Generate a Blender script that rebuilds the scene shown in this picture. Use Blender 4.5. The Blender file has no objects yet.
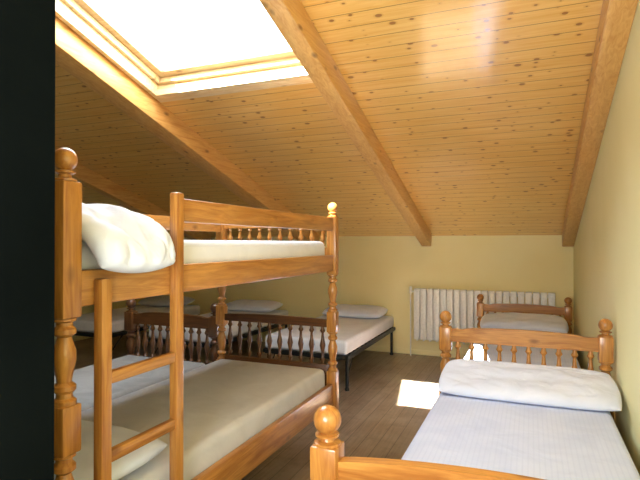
import bpy, bmesh, math, random
from mathutils import Vector, noise, Matrix
random.seed(4)
R = math.radians
col = bpy.context.scene.collection
SL = 0.303; TH = math.atan(SL); YB = 6.4; ZB = 1.49; XR = 0.45; XL = -6.0; YF = -0.6
def zc(y): return ZB + SL*(YB-y)
NU = Vector((0, math.sin(TH), math.cos(TH)))

def lin(h):
    c = [int(h[i:i+2], 16)/255 for i in (0, 2, 4)]
    return tuple((v/12.92 if v <= .04045 else ((v+.055)/1.055)**2.4) for v in c) + (1,)

# ---------------------------------------------------------------- materials
class NT:
    def __init__(s, name):
        s.m = bpy.data.materials.new(name); s.m.use_nodes = True
        s.n = s.m.node_tree.nodes; s.l = s.m.node_tree.links
        s.b = s.n['Principled BSDF']
    def node(s, t, **kw):
        n = s.n.new(t)
        for k, v in kw.items(): setattr(n, k, v)
        return n
    def link(s, a, b): s.l.new(a, b)
    def math(s, op, a, b=None, c=None):
        n = s.node('ShaderNodeMath', operation=op)
        for i, v in enumerate((a, b, c)):
            if v is None: continue
            if isinstance(v, (int, float)): n.inputs[i].default_value = v
            else: s.link(v, n.inputs[i])
        return n.outputs[0]
    def mix(s, f, a, b, blend='MIX'):
        n = s.node('ShaderNodeMix', data_type='RGBA', blend_type=blend)
        for i, v in ((0, f), (6, a), (7, b)):
            if isinstance(v, (int, float, tuple)): n.inputs[i].default_value = v
            else: s.link(v, n.inputs[i])
        return n.outputs[2]
    def obj(s, scale=(1, 1, 1)):
        tc = s.node('ShaderNodeTexCoord'); mp = s.node('ShaderNodeMapping')
        mp.inputs['Scale'].default_value = scale
        s.link(tc.outputs['Object'], mp.inputs[0]); return mp.outputs[0]
    def noise(s, vec, scale, detail=3, rough=.5, dist=0):
        n = s.node('ShaderNodeTexNoise'); s.link(vec, n.inputs['Vector'])
        n.inputs['Scale'].default_value = scale; n.inputs['Detail'].default_value = detail
        n.inputs['Roughness'].default_value = rough; n.inputs['Distortion'].default_value = dist
        return n.outputs['Fac']
    def ramp(s, fac, a, b, lo=0., hi=1.):
        n = s.node('ShaderNodeMapRange'); n.inputs[1].default_value = lo; n.inputs[2].default_value = hi
        s.link(fac, n.inputs[0]); return s.mix(n.outputs[0], a, b)
    def rng(s, fac, lo, hi, a=0., b=1.):
        n = s.node('ShaderNodeMapRange')
        for i, v in enumerate((lo, hi, a, b)): n.inputs[i+1].default_value = v
        s.link(fac, n.inputs[0]); return n.outputs[0]
    def bump(s, h, st=.3, d=.01):
        n = s.node('ShaderNodeBump'); n.inputs['Strength'].default_value = st; n.inputs['Distance'].default_value = d
        s.link(h, n.inputs['Height']); s.link(n.outputs[0], s.b.inputs['Normal'])
    def out(s, colr=None, rough=.5, spec=.5, metal=0, coat=0, crough=.15):
        if colr is not None:
            if isinstance(colr, tuple): s.b.inputs['Base Color'].default_value = colr
            else: s.link(colr, s.b.inputs['Base Color'])
        s.b.inputs['Roughness'].default_value = rough
        s.b.inputs['Specular IOR Level'].default_value = spec
        s.b.inputs['Metallic'].default_value = metal
        s.b.inputs['Coat Weight'].default_value = coat
        s.b.inputs['Coat Roughness'].default_value = crough
        return s.m

def pine(name, axis, light, dark, rough=.32, coat=.3):
    t = NT(name)
    sc = [14, 14, 14]; sc[axis] = 1.2
    v = t.obj(tuple(sc))
    g = t.noise(v, 3.0, 4, .6, 1.2)
    c = t.ramp(g, lin(dark), lin(light), .3, .68)
    ks = [9, 9, 9]; ks[axis] = 4
    vo = t.node('ShaderNodeTexVoronoi'); t.link(t.obj(tuple(ks)), vo.inputs['Vector']); vo.inputs['Scale'].default_value = 1
    k = t.rng(vo.outputs['Distance'], .05, .16, 1, 0)
    c = t.mix(t.math('MULTIPLY', k, .7), c, lin('5e3212'))
    t.bump(g, .06)
    return t.out(c, rough, .5, 0, coat)

def planks(name, along, width, light, dark, groove, knots=True, rough=.28, coat=.3, var=.35, gw=.07, crough=.15):
    t = NT(name)
    tc = t.node('ShaderNodeTexCoord'); sp = t.node('ShaderNodeSeparateXYZ'); t.link(tc.outputs['Object'], sp.inputs[0])
    a = sp.outputs[along]; b = sp.outputs[1-along]
    q = t.math('DIVIDE', b, width); fl = t.math('FLOOR', q); fr = t.math('FRACT', q)
    wn = t.node('ShaderNodeTexWhiteNoise', noise_dimensions='1D'); t.link(fl, wn.inputs['W'])
    rnd = wn.outputs['Value']
    sh = t.math('ADD', a, t.math('MULTIPLY', rnd, 17.0))
    cb = t.node('ShaderNodeCombineXYZ'); t.link(t.math('MULTIPLY', sh, 1.3), cb.inputs[0]); t.link(t.math('MULTIPLY', b, 26.0), cb.inputs[1])
    g = t.noise(cb.outputs[0], 1.6, 4, .6, 1.0)
    c = t.ramp(g, lin(dark), lin(light), .3, .7)
    c = t.mix(t.math('MULTIPLY', rnd, var), c, lin(dark))
    if knots:
        cb2 = t.node('ShaderNodeCombineXYZ'); t.link(t.math('MULTIPLY', sh, 8.0), cb2.inputs[0]); t.link(t.math('MULTIPLY', b, 13.0), cb2.inputs[1])
        vo = t.node('ShaderNodeTexVoronoi', voronoi_dimensions='2D'); t.link(cb2.outputs[0], vo.inputs['Vector']); vo.inputs['Scale'].default_value = 1.0
        sc = t.node('ShaderNodeSeparateColor'); t.link(vo.outputs['Color'], sc.inputs[0])
        rad = t.rng(sc.outputs[0], .55, 1, 0, .15)
        k = t.math('LESS_THAN', vo.outputs['Distance'], rad)
        halo = t.rng(t.math('SUBTRACT', vo.outputs['Distance'], rad), 0, .12, 1, 0)
        halo = t.math('MULTIPLY', halo, t.math('GREATER_THAN', sc.outputs[0], .55))
        c = t.mix(t.math('MULTIPLY', halo, .4), c, lin('c07c30'))
        c = t.mix(t.math('MULTIPLY', k, .7), c, lin('80481c'))
    else:
        st = t.noise(t.obj(), 2.2, 5, .65)
        c = t.mix(t.rng(st, .4, .7, 0, .5), c, lin('a89c88'))
        st2 = t.noise(t.obj(), 5.5, 5, .7)
        c = t.mix(t.rng(st2, .5, .75, 0, .5), c, lin('4a3a29'))
    gr = t.math('LESS_THAN', fr, gw)
    c = t.mix(t.math('MULTIPLY', gr, .75), c, lin(groove))
    hgt = t.math('SUBTRACT', t.math('MULTIPLY', g, .1), gr)
    t.bump(hgt, .25, .004)
    return t.out(c, rough, .5, 0, coat, crough)

def plaster(name, c1, c2, rough=.85, spec=.3):
    t = NT(name); v = t.obj()
    c = t.ramp(t.noise(v, 2.0, 4), lin(c1), lin(c2), .3, .7)
    t.bump(t.noise(v, 70, 3), .12, .004)
    return t.out(c, rough, spec)

def fabric(name, c1, c2, stripe=None, axis=0, wr=.35, sf=.2):
    t = NT(name); v = t.obj()
    n = t.noise(v, 5.0, 4, .55, .6)
    c = t.ramp(n, lin(c2), lin(c1), .3, .6)
    if stripe:
        sp = t.node('ShaderNodeSeparateXYZ'); t.link(v, sp.inputs[0])
        f = t.math('FRACT', t.math('MULTIPLY', sp.outputs[axis], 1/.02))
        s_ = t.math('LESS_THAN', f, .3)
        c = t.mix(t.math('MULTIPLY', s_, sf), c, lin(stripe))
    t.bump(n, wr, .05)
    t.b.inputs['Sheen Weight'].default_value = .15
    return t.out(c, .9, .2)

def flat(name, c, rough=.5, metal=0, spec=.5):
    t = NT(name); n = t.noise(t.obj(), 40, 2)
    base = lin(c); lo = tuple(x*.9 for x in base[:3]) + (1,)
    return t.out(t.ramp(n, lo, base, .3, .7), rough, spec, metal)

M = {}
for i, ax in enumerate('xyz'):
    M['pine_'+ax] = pine('honey_pine_'+ax, i, 'c48c46', '965c26')
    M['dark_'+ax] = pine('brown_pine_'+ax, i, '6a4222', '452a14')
M['beam'] = pine('beam_pine', 1, 'e2b46c', 'c8904a', .4, .15)
M['pale'] = pine('pale_window_pine', 0, 'ecd6a8', 'd8b480', .4, .15)
M['ceil'] = planks('ceiling_boards', 0, .10, 'f6cc7c', 'e6ae54', '8a5a24', True, .3, 1.0, .35, .05, .14)
M['floor'] = planks('floor_boards', 1, .11, 'a08c76', '766450', '34281e', False, .4, .2, .6, .04)
M['wall_back'] = plaster('cream_plaster', 'fff3bc', 'fdedb0')
M['wall_side'] = plaster('pale_cream_plaster', 'f7f5c6', 'f2f0bc')
M['dark_wall'] = plaster('near_black_paint', '0e1212', '080b0b', 1.0, 0.0)  # backlit shade of the partition put into its colour as near black
M['sheet'] = fabric('blue_white_sheet', 'd2dcf8', 'c6d2f2', 'b8c4e8', 0, .2)
M['pillow'] = fabric('white_pillow_cotton', 'e0e8fc', 'd6dff4', None, 0, .25)
M['mattress'] = fabric('white_mattress_cover', 'e8ecf6', 'dce1ec', 'c8ceda', 0, .15)
M['cream'] = fabric('cream_mattress_cover', 'd2d3d8', 'c4c5ca', None, 0, .25)
M['grey'] = fabric('grey_mattress_cover', '9a9894', '868480', None, 0, .2)
M['steel'] = flat('dark_steel', '2d3030', .4, .7)
M['enamel'] = flat('white_enamel', 'fcfcf8', .35)
def glassmat():
    t = NT('window_glass'); t.n.remove(t.b)
    tr = t.node('ShaderNodeBsdfTransparent'); gl = t.node('ShaderNodeBsdfGlossy'); gl.inputs['Roughness'].default_value = .02
    mx = t.node('ShaderNodeMixShader'); mx.inputs[0].default_value = .05
    t.link(tr.outputs[0], mx.inputs[1]); t.link(gl.outputs[0], mx.inputs[2])
    t.link(mx.outputs[0], t.n['Material Output'].inputs[0]); return t.m
M['glass'] = glassmat()

# ---------------------------------------------------------------- mesh builder
class MB:
    def __init__(s): s.bm = bmesh.new()
    def hexa(s, pts, bevel=0, seg=2):
        vs = [s.bm.verts.new(p) for p in pts]
        fs = [s.bm.faces.new([vs[i] for i in f]) for f in ((0,3,2,1),(4,5,6,7),(0,1,5,4),(1,2,6,5),(2,3,7,6),(3,0,4,7))]
        if bevel:
            es = list({e for f in fs for e in f.edges})
            bmesh.ops.bevel(s.bm, geom=es, offset=bevel, segments=seg, profile=.5, affect='EDGES')
        return s
    def box(s, x0, x1, y0, y1, z0, z1, bevel=0, seg=2):
        return s.hexa([(x0,y0,z0),(x1,y0,z0),(x1,y1,z0),(x0,y1,z0),(x0,y0,z1),(x1,y0,z1),(x1,y1,z1),(x0,y1,z1)], bevel, seg)
    def sloped(s, x0, x1, y0, y1, h0, h1, bevel=0):   # box lying along the roof plane
        P = lambda x, y, h: tuple(Vector((x, y, zc(y))) + NU*h)
        return s.hexa([P(x0,y0,h0),P(x1,y0,h0),P(x1,y1,h0),P(x0,y1,h0),P(x0,y0,h1),P(x1,y0,h1),P(x1,y1,h1),P(x0,y1,h1)], bevel)
    def lathe(s, cx, cy, prof, seg=20):
        rings = []
        for z, r in prof:
            rings.append([s.bm.verts.new((cx+r*math.cos(2*math.pi*k/seg), cy+r*math.sin(2*math.pi*k/seg), z)) for k in range(seg)])
        for a, b in zip(rings, rings[1:]):
            for k in range(seg): s.bm.faces.new((a[k], a[(k+1)%seg], b[(k+1)%seg], b[k]))
        s.bm.faces.new(rings[0][::-1]); s.bm.faces.new(rings[-1]); return s
    def tube(s, p0, p1, r, seg=12):
        p0 = Vector(p0); p1 = Vector(p1); d = (p1-p0).normalized()
        u = d.orthogonal().normalized(); w = d.cross(u)
        rr = [[s.bm.verts.new(p + u*r*math.cos(2*math.pi*k/seg) + w*r*math.sin(2*math.pi*k/seg)) for k in range(seg)] for p in (p0, p1)]
        for k in range(seg): s.bm.faces.new((rr[0][k], rr[0][(k+1)%seg], rr[1][(k+1)%seg], rr[1][k]))
        s.bm.faces.new(rr[0][::-1]); s.bm.faces.new(rr[1]); return s
    def board(s, x0, x1, y0, y1, zb, zt, n=24):   # board across x whose bottom and top follow functions of t in -1..1
        A = []
        for i in range(n+1):
            t = -1+2*i/n; x = x0+(x1-x0)*i/n
            A.append([s.bm.verts.new(p) for p in ((x,y0,zb(t)),(x,y1,zb(t)),(x,y1,zt(t)),(x,y0,zt(t)))])
        for a, b in zip(A, A[1:]):
            for k in range(4): s.bm.faces.new((a[k], b[k], b[(k+1)%4], a[(k+1)%4]))
        s.bm.faces.new(A[0]); s.bm.faces.new(A[-1][::-1]); return s
    def build(s, name, mat, parent=None, angle=35, **tags):
        bmesh.ops.recalc_face_normals(s.bm, faces=s.bm.faces)
        me = bpy.data.meshes.new(name); s.bm.to_mesh(me); s.bm.free()
        me.materials.append(mat)
        for p in me.polygons: p.use_smooth = True
        me.set_sharp_from_angle(angle=R(angle))
        o = bpy.data.objects.new(name, me); col.objects.link(o)
        if parent: o.parent = parent
        for k, v in tags.items(): o[k] = v
        return o
def thing(name, label, cat, loc, rz=0, group=None):
    o = bpy.data.objects.new(name, None); col.objects.link(o); o.location = loc; o.rotation_euler = (0, 0, rz)
    o.empty_display_size = .1
    o['label'] = label; o['category'] = cat
    if group: o['group'] = group
    return o
def dup(o, loc, label, rz=None):
    def cp(a, par):
        c = a.copy(); col.objects.link(c); c.parent = par
        for ch in a.children: cp(ch, c)
        return c
    r = cp(o, None); r.location = loc; r['label'] = label
    if rz is not None: r.rotation_euler = (0, 0, rz)
    return r
S = dict(kind='structure')

# ---------------------------------------------------------------- room
MB().box(XL-.1, XR+.1, YF-.1, YB+.1, -.08, 0).build('floor', M['floor'], **S)
# skylight opening
SX0, SX1, SY0, SY1 = -2.60, -1.245, 1.45, 3.07
c = MB()
c.sloped(XL-.1, SX0, YF-.1, YB+.1, 0, .05); c.sloped(SX1, XR+.1, YF-.1, YB+.1, 0, .05)
c.sloped(SX0, SX1, YF-.1, SY0, 0, .05); c.sloped(SX0, SX1, SY1, YB+.1, 0, .05)
c.build('ceiling', M['ceil'], **S)
MB().box(XL-.1, XR+.1, YB, YB+.1, 0, ZB).build('wall_back', M['wall_back'], **S)
MB().box(XL-.1, XR+.1, YF-.1, YF, 0, zc(YF)-.002).build('wall_front', M['wall_side'], **S)
def side(x0, x1, name):
    m = MB(); za, zb = zc(YF)-.002, zc(YB)-.002
    m.hexa([(x0,YF,0),(x1,YF,0),(x1,YB,0),(x0,YB,0),(x0,YF,za),(x1,YF,za),(x1,YB,zb),(x0,YB,zb)])
    m.build(name, M['wall_side'], **S)
side(XR, XR+.1, 'wall_right'); side(XL-.1, XL, 'wall_left')
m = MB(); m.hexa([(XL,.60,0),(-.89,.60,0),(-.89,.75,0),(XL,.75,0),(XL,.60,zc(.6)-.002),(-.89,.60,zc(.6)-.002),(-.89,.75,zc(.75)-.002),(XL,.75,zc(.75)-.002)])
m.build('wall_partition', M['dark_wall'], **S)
bl = ['pine ceiling beam tight against the right wall', 'middle pine ceiling beam ending above the radiator end',
      'pine ceiling beam on the left side of the skylight', 'far left pine ceiling beam in the shade']
for i, x in enumerate((XR-.062, -1.18, -2.705, -4.40)):
    y0 = YF if i < 2 else .75; hw = .09 if i == 2 else .06
    MB().sloped(x-hw, x+hw, y0+.06, YB-.055, -.165 if i == 2 else -.155, 0, .008).build('ceiling_beam', M['beam'], label=bl[i], **S)
MB().box(XL, XR-.014, YB-.014, YB, 0, .06, .003).build('baseboard_back', M['wall_back'], **S)
MB().box(XR-.014, XR, .9, YB-.014, 0, .06, .003).build('baseboard_right', M['wall_side'], **S)
# skylight window: lining, a stepped casing lip below the ceiling and a stepped sash
w = MB(); T = .035; H1 = .24
w.sloped(SX0, SX0+T, SY0, SY1, -.014, H1); w.sloped(SX1-T, SX1, SY0, SY1, -.014, H1)
w.sloped(SX0+T, SX1-T, SY0, SY0+T, -.014, H1); w.sloped(SX0+T, SX1-T, SY1-T, SY1, -.014, H1)
win = w.build('window_1', M['pale'], label='skylight in the sloping pine ceiling', **S)
MB().sloped(SX0+.002, SX1-.002, SY1, SY1+.055, -.016, -.001, .004).build('casing', M['pale'], win)
w = MB(); a = .085
for h0, h1, e in ((.07, .115, a*.35), (.115, .165, a), (.165, .235, a*.55)):
    w.sloped(SX0+T, SX0+T+e, SY0+T, SY1-T, h0, h1, .006); w.sloped(SX1-T-e, SX1-T, SY0+T, SY1-T, h0, h1, .006)
    w.sloped(SX0+T+e, SX1-T-e, SY0+T, SY0+T+e, h0, h1, .006); w.sloped(SX0+T+e, SX1-T-e, SY1-T-e, SY1-T, h0, h1, .006)
w.build('sash', M['pale'], win)
MB().sloped(SX0+T, SX1-T, SY0+T, SY1-T, .206, .214).build('glass_pane', M['glass'], win)

# ---------------------------------------------------------------- turned parts
def turned(z0, z1, r=.034, kind='vase'):
    P = {'vase': [(0,1),(.05,1.02),(.08,.72),(.13,.68),(.17,.98),(.22,.98),(.26,.62),(.34,.7),(.5,.98),(.62,.98),(.72,.72),(.78,.6),(.82,.98),(.87,.98),(.91,.7),(.95,.7),(.97,1),(1,1)],
         'leg': [(0,.55),(.05,.62),(.5,.85),(.7,.92),(.76,.65),(.82,.95),(.9,.95),(.95,.72),(1,1)]}[kind]
    return [(z0+(z1-z0)*a, r*b) for a, b in P]
def finial(z, r=.036):
    out = [(z, r*.95), (z+.006, r*.95), (z+.010, r*.55), (z+.018, r*.5), (z+.022, r*.85), (z+.027, r*.85), (z+.030, r*.5)]
    cz = z+.030+r*.9
    for k in range(1, 10):
        a = -math.pi/2*.62+(math.pi/2*1.6)*k/9
        out.append((cz+r*math.sin(a), max(r*math.cos(a), .001)))
    return out
def post(name, mat, par, x, y, segs, fin=None, h=.035):
    m = MB()
    for k, z0, z1 in segs:
        if k == 'sq': m.box(x-h, x+h, y-h, y+h, z0, z1, .006)
        else: m.lathe(x, y, turned(z0, z1, h*.97, k))
    p = m.build(name, mat, par)
    if fin: MB().lathe(x, y, finial(fin, h*1.02)).build('finial', mat, p)
    return p
def spindle(mat, par, x, y, z0, z1, r=.013, alongx=True):
    P = [(0,.6),(.06,.65),(.12,1.05),(.18,.5),(.33,.65),(.5,1.2),(.67,.65),(.82,.5),(.88,1.05),(.94,.65),(1,.6)]
    MB().lathe(x, y, [(z0+(z1-z0)*a, r*b) for a, b in P], 14).build('spindle', mat, par)

# ---------------------------------------------------------------- cushions
def pillow_mesh(name, mat, loc, med, T, label, nu=36, nv=30, seed=0, group=None, wr=.012, rz=0, p=3.5, rest=True, cr=3.0):
    """med(u,v)->(point, normal) for u,v in -1..1"""
    bm = bmesh.new(); top = {}; bot = {}
    for i in range(nu+1):
        for j in range(nv+1):
            u = -1+2*i/nu; v = -1+2*j/nv
            u = math.copysign(1-(1-abs(u))**1.5, u); v = math.copysign(1-(1-abs(v))**1.5, v)
            P, N = med(u, v)
            prof = (max(0, 1-abs(u)**p)**.5)*(max(0, 1-abs(v)**p)**.5)
            wv = noise.noise(Vector((u*2.2+seed, v*2.2, seed)))*wr*prof
            q = noise.noise(Vector((u*2.5+v*2+seed, v*2.0-u, 3+seed)))
            wv -= max(0, .16-abs(q))**1.5*2.5*wr*cr*prof          # soft creases
            edge = i in (0, nu) or j in (0, nv)
            a = bm.verts.new(P + N*(T*prof+wv)); top[i, j] = a
            bot[i, j] = a if edge else bm.verts.new(P - N*(T*.8*prof))
    for i in range(nu):
        for j in range(nv):
            bm.faces.new((top[i,j], top[i+1,j], top[i+1,j+1], top[i,j+1]))
            q = [bot[i,j], bot[i,j+1], bot[i+1,j+1], bot[i+1,j]]
            try: bm.faces.new(q)
            except ValueError: pass
    if rest:
        mz = min(v.co.z for v in bm.verts)
        for v in bm.verts: v.co.z -= mz-.001
    m = MB(); m.bm.free(); m.bm = bm
    o = m.build(name, mat, None, 80, label=label, category='pillow')
    o.location = loc; o.rotation_euler = (0, 0, rz)
    if group: o['group'] = group
    return o
def flat_pillow(name, mat, loc, W, D, T, label, sag=0.0, tilt=0.0, **kw):
    def med(u, v):
        k = 1-.05*(abs(u)**2)*(abs(v)**2)
        x = u*W/2*k; y = v*D/2*k
        z = y*tilt - sag*u*u
        return Vector((x, y, z)), Vector((0, 0, 1))
    return pillow_mesh(name, mat, loc, med, T, label, **kw)
def mattress(mat, loc, W, L, H, label, group=None, rnd=.035):
    m = MB(); m.box(-W/2, W/2, -L/2, L/2, 0, H, rnd, 5)
    o = m.build('mattress', mat, None, 60, label=label, category='mattress')
    o.location = loc
    if group: o['group'] = group
    return o

# ---------------------------------------------------------------- single wooden bed
def single_bed(label, loc, k, w=.45, l=1.03, dz=0.0, foot=True, n=10, rz=0):
    t = thing('single_bed', label, 'bed', loc, rz)
    X, Y, Z = M[k+'_x'], M[k+'_y'], M[k+'_z']
    segs = [('leg', 0, .22), ('sq', .22, .47+dz), ('vase', .47+dz, .72+dz), ('sq', .72+dz, .865+dz)]
    for sx in (-1, 1): post('head_post', Z, t, sx*w, l, segs, .865+dz, .037)
    fsegs = segs if foot else [('leg', 0, .22), ('sq', .22, .45+dz)]
    for sx in (-1, 1): post('foot_post', Z, t, sx*w, -l, fsegs, .865+dz if foot else None, .037)
    a = w-.035
    arch = lambda q: (.865+dz) - .008 + .016*math.cos(q*math.pi/2)**1.0 - .008*math.exp(-((abs(q)-.86)/.09)**2)
    MB().board(-a, a, l-.016, l+.016, lambda q: .775+dz, arch).build('headboard_rail', X, t, 40)
    MB().box(-a, a, l-.014, l+.014, .40+dz, .50+dz, .005).build('headboard_lower_rail', X, t)
    for i in range(n):
        spindle(Z, t, -a+2*a*(i+.5)/n, l, .498+dz, .777+dz, .019)
    if foot:
        farch = lambda q: (.828+dz) + .028*math.cos(q*math.pi/2)**.8
        MB().board(-a, a, -l-.018, -l+.018, lambda q: .735+dz, farch).build('footboard_rail', X, t, 40)
        for i in range(n): spindle(Z, t, -a+2*a*(i+.5)/n, -l, .498+dz, .738+dz, .019)
    MB().box(-a, a, -l-.014, -l+.014, .33+dz, (.50 if foot else .42)+dz, .005).build('footboard_lower_rail', X, t)
    for sx in (-1, 1):
        MB().box(sx*w-.014, sx*w+.014, -l+.034, l-.034, .30+dz, .42+dz, .005).build('side_rail', Y, t)
    s = MB()
    for i in range(12):
        y = -l+.12+(2*l-.24)*i/11
        s.box(-w+.013, w-.013, y-.035, y+.035, .375+dz, .395+dz)
    s.build('slat_base', X, t)
    return t

b1 = single_bed('honey pine single bed in the foreground with turned finials and spindled headboard', (-.052, 2.30, 0), 'pine')
mattress(M['sheet'], (-.052, 2.29, .397), .855, 1.97, .165, 'mattress under a blue white striped sheet on the foreground pine bed')
flat_pillow('pillow', M['pillow'], (-.03, 3.06, .563), .92, .44, .040, 'wide white pillow against the spindled headboard of the foreground bed', seed=2, tilt=.18, p=6, wr=.016, nu=60, nv=40)
b2 = single_bed('smaller looking pine bed behind the foreground bed with its headboard before the radiator', (-.075, 5.05, 0), 'pine', w=.445, l=.95, dz=-.14, foot=False)
mattress(M['sheet'], (-.075, 5.04, .257), .845, 1.82, .235, 'white mattress on the pine bed nearest the radiator')
flat_pillow('pillow', M['pillow'], (-.07, 5.65, .493), .84, .42, .07, 'white pillow on the bed in front of the radiator', seed=5, tilt=.15, p=6)
b3 = single_bed('dark brown wooden single bed behind the bunk bed', (-2.50, 2.10, 0), 'dark', w=.39, l=1.03)
mattress(M['grey'], (-2.50, 2.09, .397), .73, 1.97, .15, 'grey covered mattress on the dark bed behind the bunk')

# ---------------------------------------------------------------- bunk bed
BX, BY = -1.56, 2.0; bw = .41; blen = 1.0
bk = thing('bunk_bed', 'honey pine bunk bed with turned posts and a ladder on its side', 'bunk bed', (BX, BY, 0))
bseg = [('leg', 0, .30), ('sq', .30, .60), ('vase', .60, .84), ('sq', .84, .97), ('vase', .97, 1.20), ('sq', 1.20, 1.565)]
for sy in (-1, 1):
    for sx in (-1, 1): post('post', M['pine_z'], bk, sx*bw, sy*blen, bseg, 1.565, .031)
L_ = blen-.030; A_ = bw-.030
for sx in (-1, 1):
    MB().box(sx*bw-.016, sx*bw+.016, -L_, L_, 1.225, 1.325, .006).build('upper_side_rail', M['pine_y'], bk)
    MB().box(sx*bw-.016, sx*bw+.016, -L_, L_, .395, .525, .006).build('lower_side_rail', M['pine_y'], bk)
MB().box(bw-.014, bw+.014, 1.452-BY, L_, 1.475, 1.558, .006).build('guard_rail', M['pine_y'], bk)
MB().box(-bw-.014, -bw+.014, -L_, L_, 1.475, 1.558, .006).build('guard_rail', M['pine_y'], bk)
for sy in (-1, 1):
    y = sy*blen; mt = M['pine_x']
    MB().board(-A_, A_, y-.014, y+.014, lambda q: 1.50, lambda q: 1.55+.012*math.cos(q*math.pi/2)).build('upper_end_rail', mt, bk, 40)
    MB().box(-A_, A_, y-.014, y+.014, 1.225, 1.37, .005).build('upper_end_board', mt, bk)
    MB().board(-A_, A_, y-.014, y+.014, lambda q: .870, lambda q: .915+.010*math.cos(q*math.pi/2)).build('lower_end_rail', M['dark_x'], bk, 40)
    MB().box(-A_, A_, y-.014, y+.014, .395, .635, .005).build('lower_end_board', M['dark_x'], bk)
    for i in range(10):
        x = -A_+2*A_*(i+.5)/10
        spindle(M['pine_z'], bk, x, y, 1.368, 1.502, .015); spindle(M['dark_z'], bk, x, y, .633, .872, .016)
for z in (1.245, .415):
    s = MB()
    for i in range(12):
        y = -L_+.08+(2*L_-.16)*i/11
        s.box(-bw+.015, bw-.015, y-.035, y+.035, z, z+.02)
    s.build('slat_base', M['pine_x'], bk)
# ladder (hooked to the long side)
lx0, lx1 = bw+.017, bw+.05
for yy, zt in ((1.10, 1.30), (1.425, 1.572)):
    y = yy-BY
    MB().box(lx0, lx1, y-.02, y+.02, .0, zt, .006).build('ladder_stile', M['pine_z'], bk)
for z in (1.015, .79, .56, .33):
    MB().box(lx0+.004, lx1-.004, 1.12-BY, 1.405-BY, z-.018, z+.018, .006).build('ladder_rung', M['pine_y'], bk)
mattress(M['mattress'], (BX, BY, 1.267), .775, 1.90, .145, 'white striped mattress on the upper bunk')
mattress(M['cream'], (BX, BY, .437), .775, 1.90, .185, 'pale grey white covered mattress on the lower bunk')
flat_pillow('pillow', M['pillow'], (-1.50, 1.28, .623), .64, .42, .07, 'white pillow at the near end of the lower bunk', seed=9)
# pillow slumped over the rail of the upper bunk
path = [Vector((-1.60, 0, 1.470)), Vector((-1.45, 0, 1.472)), Vector((-1.30, 0, 1.472)), Vector((-1.19, 0, 1.465)), Vector((-1.12, 0, 1.43)), Vector((-1.078, 0, 1.38)), Vector((-1.065, 0, 1.325))]
def samp(s):
    s = min(max(s, 0), .9999)*(len(path)-1); i = int(s); f = s-i
    return path[i].lerp(path[i+1], f)
def med(u, v):
    s = (u+1)/2
    P = (samp(s-.06)+samp(s)+samp(s+.06))/3
    d = (samp(s+.05)-samp(s-.05)).normalized(); N = Vector((-d.z, 0, d.x))
    if N.z < 0 and N.x < 0: N = -N
    y = 1.195 + v*.165*(1-.10*u*u)
    hang = max(0, u)**2
    return Vector((P.x, y, P.z - .02*hang*(1-v*v))), N
pillow_mesh('pillow', M['pillow'], (0, 0, 0), med, .044, 'white pillow slumped over the side rail at the ladder end of the upper bunk', seed=12, wr=.024, p=6, rest=False, nu=70, nv=56, cr=1.5)

# ---------------------------------------------------------------- metal beds along the back wall
def metal_bed(label, loc):
    t = thing('metal_bed', label, 'bed', loc, 0, 'low metal beds along the back wall')
    w, l = .44, .90
    f = MB()
    for sx in (-1, 1): f.box(sx*w-.015, sx*w+.015, -l, l, .30, .34, .004)
    for sy in (-1, 1): f.box(-w+.015, w-.015, sy*l-.015, sy*l+.015, .30, .34, .004)
    f.build('frame', M['steel'], t)
    s = MB()
    for i in range(14):
        y = -l+.06+(2*l-.12)*i/13; s.box(-w+.014, w-.014, y-.03, y+.03, .325, .338)
    s.build('slat_base', M['steel'], t)
    for sx in (-1, 1):
        for sy in (-1, 1):
            g = MB(); x = sx*(w-.02); y = sy*(l-.06)
            g.tube((x, y, .01), (x, y, .305), .016); g.lathe(x, y, [(0, .022), (.02, .022), (.03, .016)], 12)
            g.build('leg', M['steel'], t)
        g = MB(); g.tube((sx*(w-.02), -l+.06, .12), (sx*(w-.02), -l+.26, .31), .008); g.build('brace', M['steel'], t)
    return t
mb = metal_bed('dark metal bed by the back wall, nearest the radiator', (-2.03, 5.42, 0))
m1 = mattress(M['mattress'], (-2.03, 5.42, .341), .88, 1.80, .14, 'white mattress on the metal bed nearest the radiator', 'mattresses on the metal beds')
p1 = flat_pillow('pillow', M['pillow'], (-2.03, 6.08, .482), .78, .40, .06, 'white pillow on the metal bed nearest the radiator', seed=21, group='pillows on the metal beds', tilt=.1, p=5)
dup(mb, (-3.50, 5.42, 0), 'middle dark metal bed along the back wall'); dup(m1, (-3.50, 5.42, .341), 'white mattress on the middle metal bed')
dup(p1, (-3.50, 6.08, .482), 'white pillow on the middle metal bed')
dup(mb, (-4.95, 5.42, 0), 'dark metal bed by the back wall, farthest left'); dup(m1, (-4.95, 5.42, .341), 'white mattress on the farthest left metal bed')
dup(p1, (-4.95, 6.08, .482), 'white pillow on the farthest left metal bed')

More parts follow.
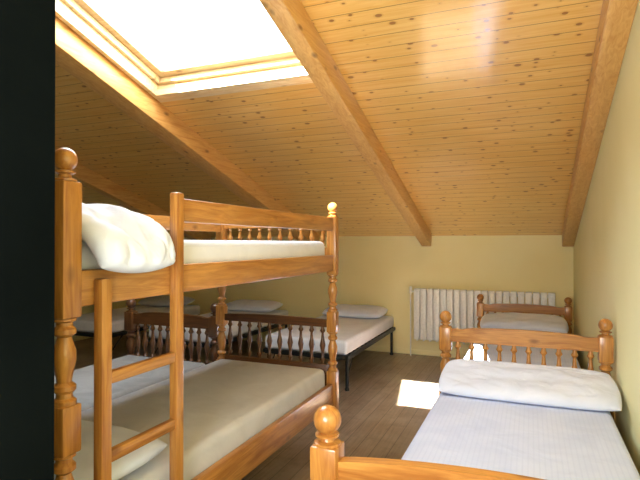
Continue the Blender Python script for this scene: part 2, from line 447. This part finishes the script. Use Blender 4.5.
# ---------------------------------------------------------------- radiator
rd = thing('radiator', 'long white sectional radiator on the back wall', 'radiator', (-.535, 6.29, .19))
N = 20; pitch = .0795
for i in range(N):
    x = (i-(N-1)/2)*pitch; s = MB()
    s.box(x-.0355, x+.0355, -.047, -.035, .03, .62, .003)           # front plate
    s.box(x-.010, x+.010, -.037, .038, .01, .64, .004)            # water column
    s.box(x-.034, x+.034, .030, .040, .03, .62, .004)
    s.tube((x-.0395, 0, .04), (x+.0395, 0, .04), .02); s.tube((x-.0395, 0, .61), (x+.0395, 0, .61), .02)
    s.box(x-.0355, x+.0355, -.047, .036, .618, .65, .006)
    s.build('section', M['enamel'], rd)
for x in (-.6, .6):
    MB().box(x-.012, x+.012, .03, .095, .57, .61).build('bracket', M['enamel'], rd)
xe = -N/2*pitch
v = MB(); v.tube((xe+.002, 0, .61), (xe-.04, 0, .61), .012); v.lathe(xe-.045, 0, [(.585,.016),(.63,.018),(.67,.016)], 14); v.build('valve', M['enamel'], rd)
v = MB(); v.tube((xe-.045, 0, .60), (xe-.045, 0, -.19), .008); v.build('pipe', M['enamel'], rd)

# ---------------------------------------------------------------- light
W = bpy.data.worlds.new('sky'); bpy.context.scene.world = W; W.use_nodes = True
bg = W.node_tree.nodes['Background']; bg.inputs[0].default_value = (.80, .90, 1, 1); bg.inputs[1].default_value = 16
def lamp(kind, name, loc, energy, colr=(1, 1, 1), **kw):
    d = bpy.data.lights.new(name, kind); d.energy = energy; d.color = colr
    for k, v_ in kw.items(): setattr(d, k, v_)
    o = bpy.data.objects.new(name, d); col.objects.link(o); o.location = loc; return o
pc = Vector(((SX0+SX1)/2, (SY0+SY1)/2, zc((SY0+SY1)/2))) + NU*.26
po = lamp('AREA', 'skylight_portal', pc, 1, shape='RECTANGLE', size=1.35, size_y=1.7)
po.rotation_euler = (-TH, 0, 0); po.data.cycles.is_portal = True
sd = Vector((.46, .85, -1)).normalized()
su = lamp('SUN', 'sun', (-3, -5, 9), 100, (1, .98, .95), angle=R(.5)); su.rotation_euler = sd.to_track_quat('-Z', 'Y').to_euler()
fill = lamp('AREA', 'doorway_light', (-.42, -.45, 1.6), 98, (1, .99, .97), shape='RECTANGLE', size=.7, size_y=1.4)  # added fill lamp behind the camera, no real doorway source there
fill.rotation_euler = Vector((.25, .9, .5)).to_track_quat('-Z', 'Y').to_euler()

# ---------------------------------------------------------------- camera
cd = bpy.data.cameras.new('camera'); cd.sensor_width = 36; cd.lens = 510/640*36; cd.clip_start = .02
co = bpy.data.objects.new('camera', cd); col.objects.link(co); co.location = (0, 0, 1.4)
co.rotation_euler = (R(90.34), 0, R(22.4)); bpy.context.scene.camera = co
bpy.context.scene.view_settings.view_transform = 'Standard'
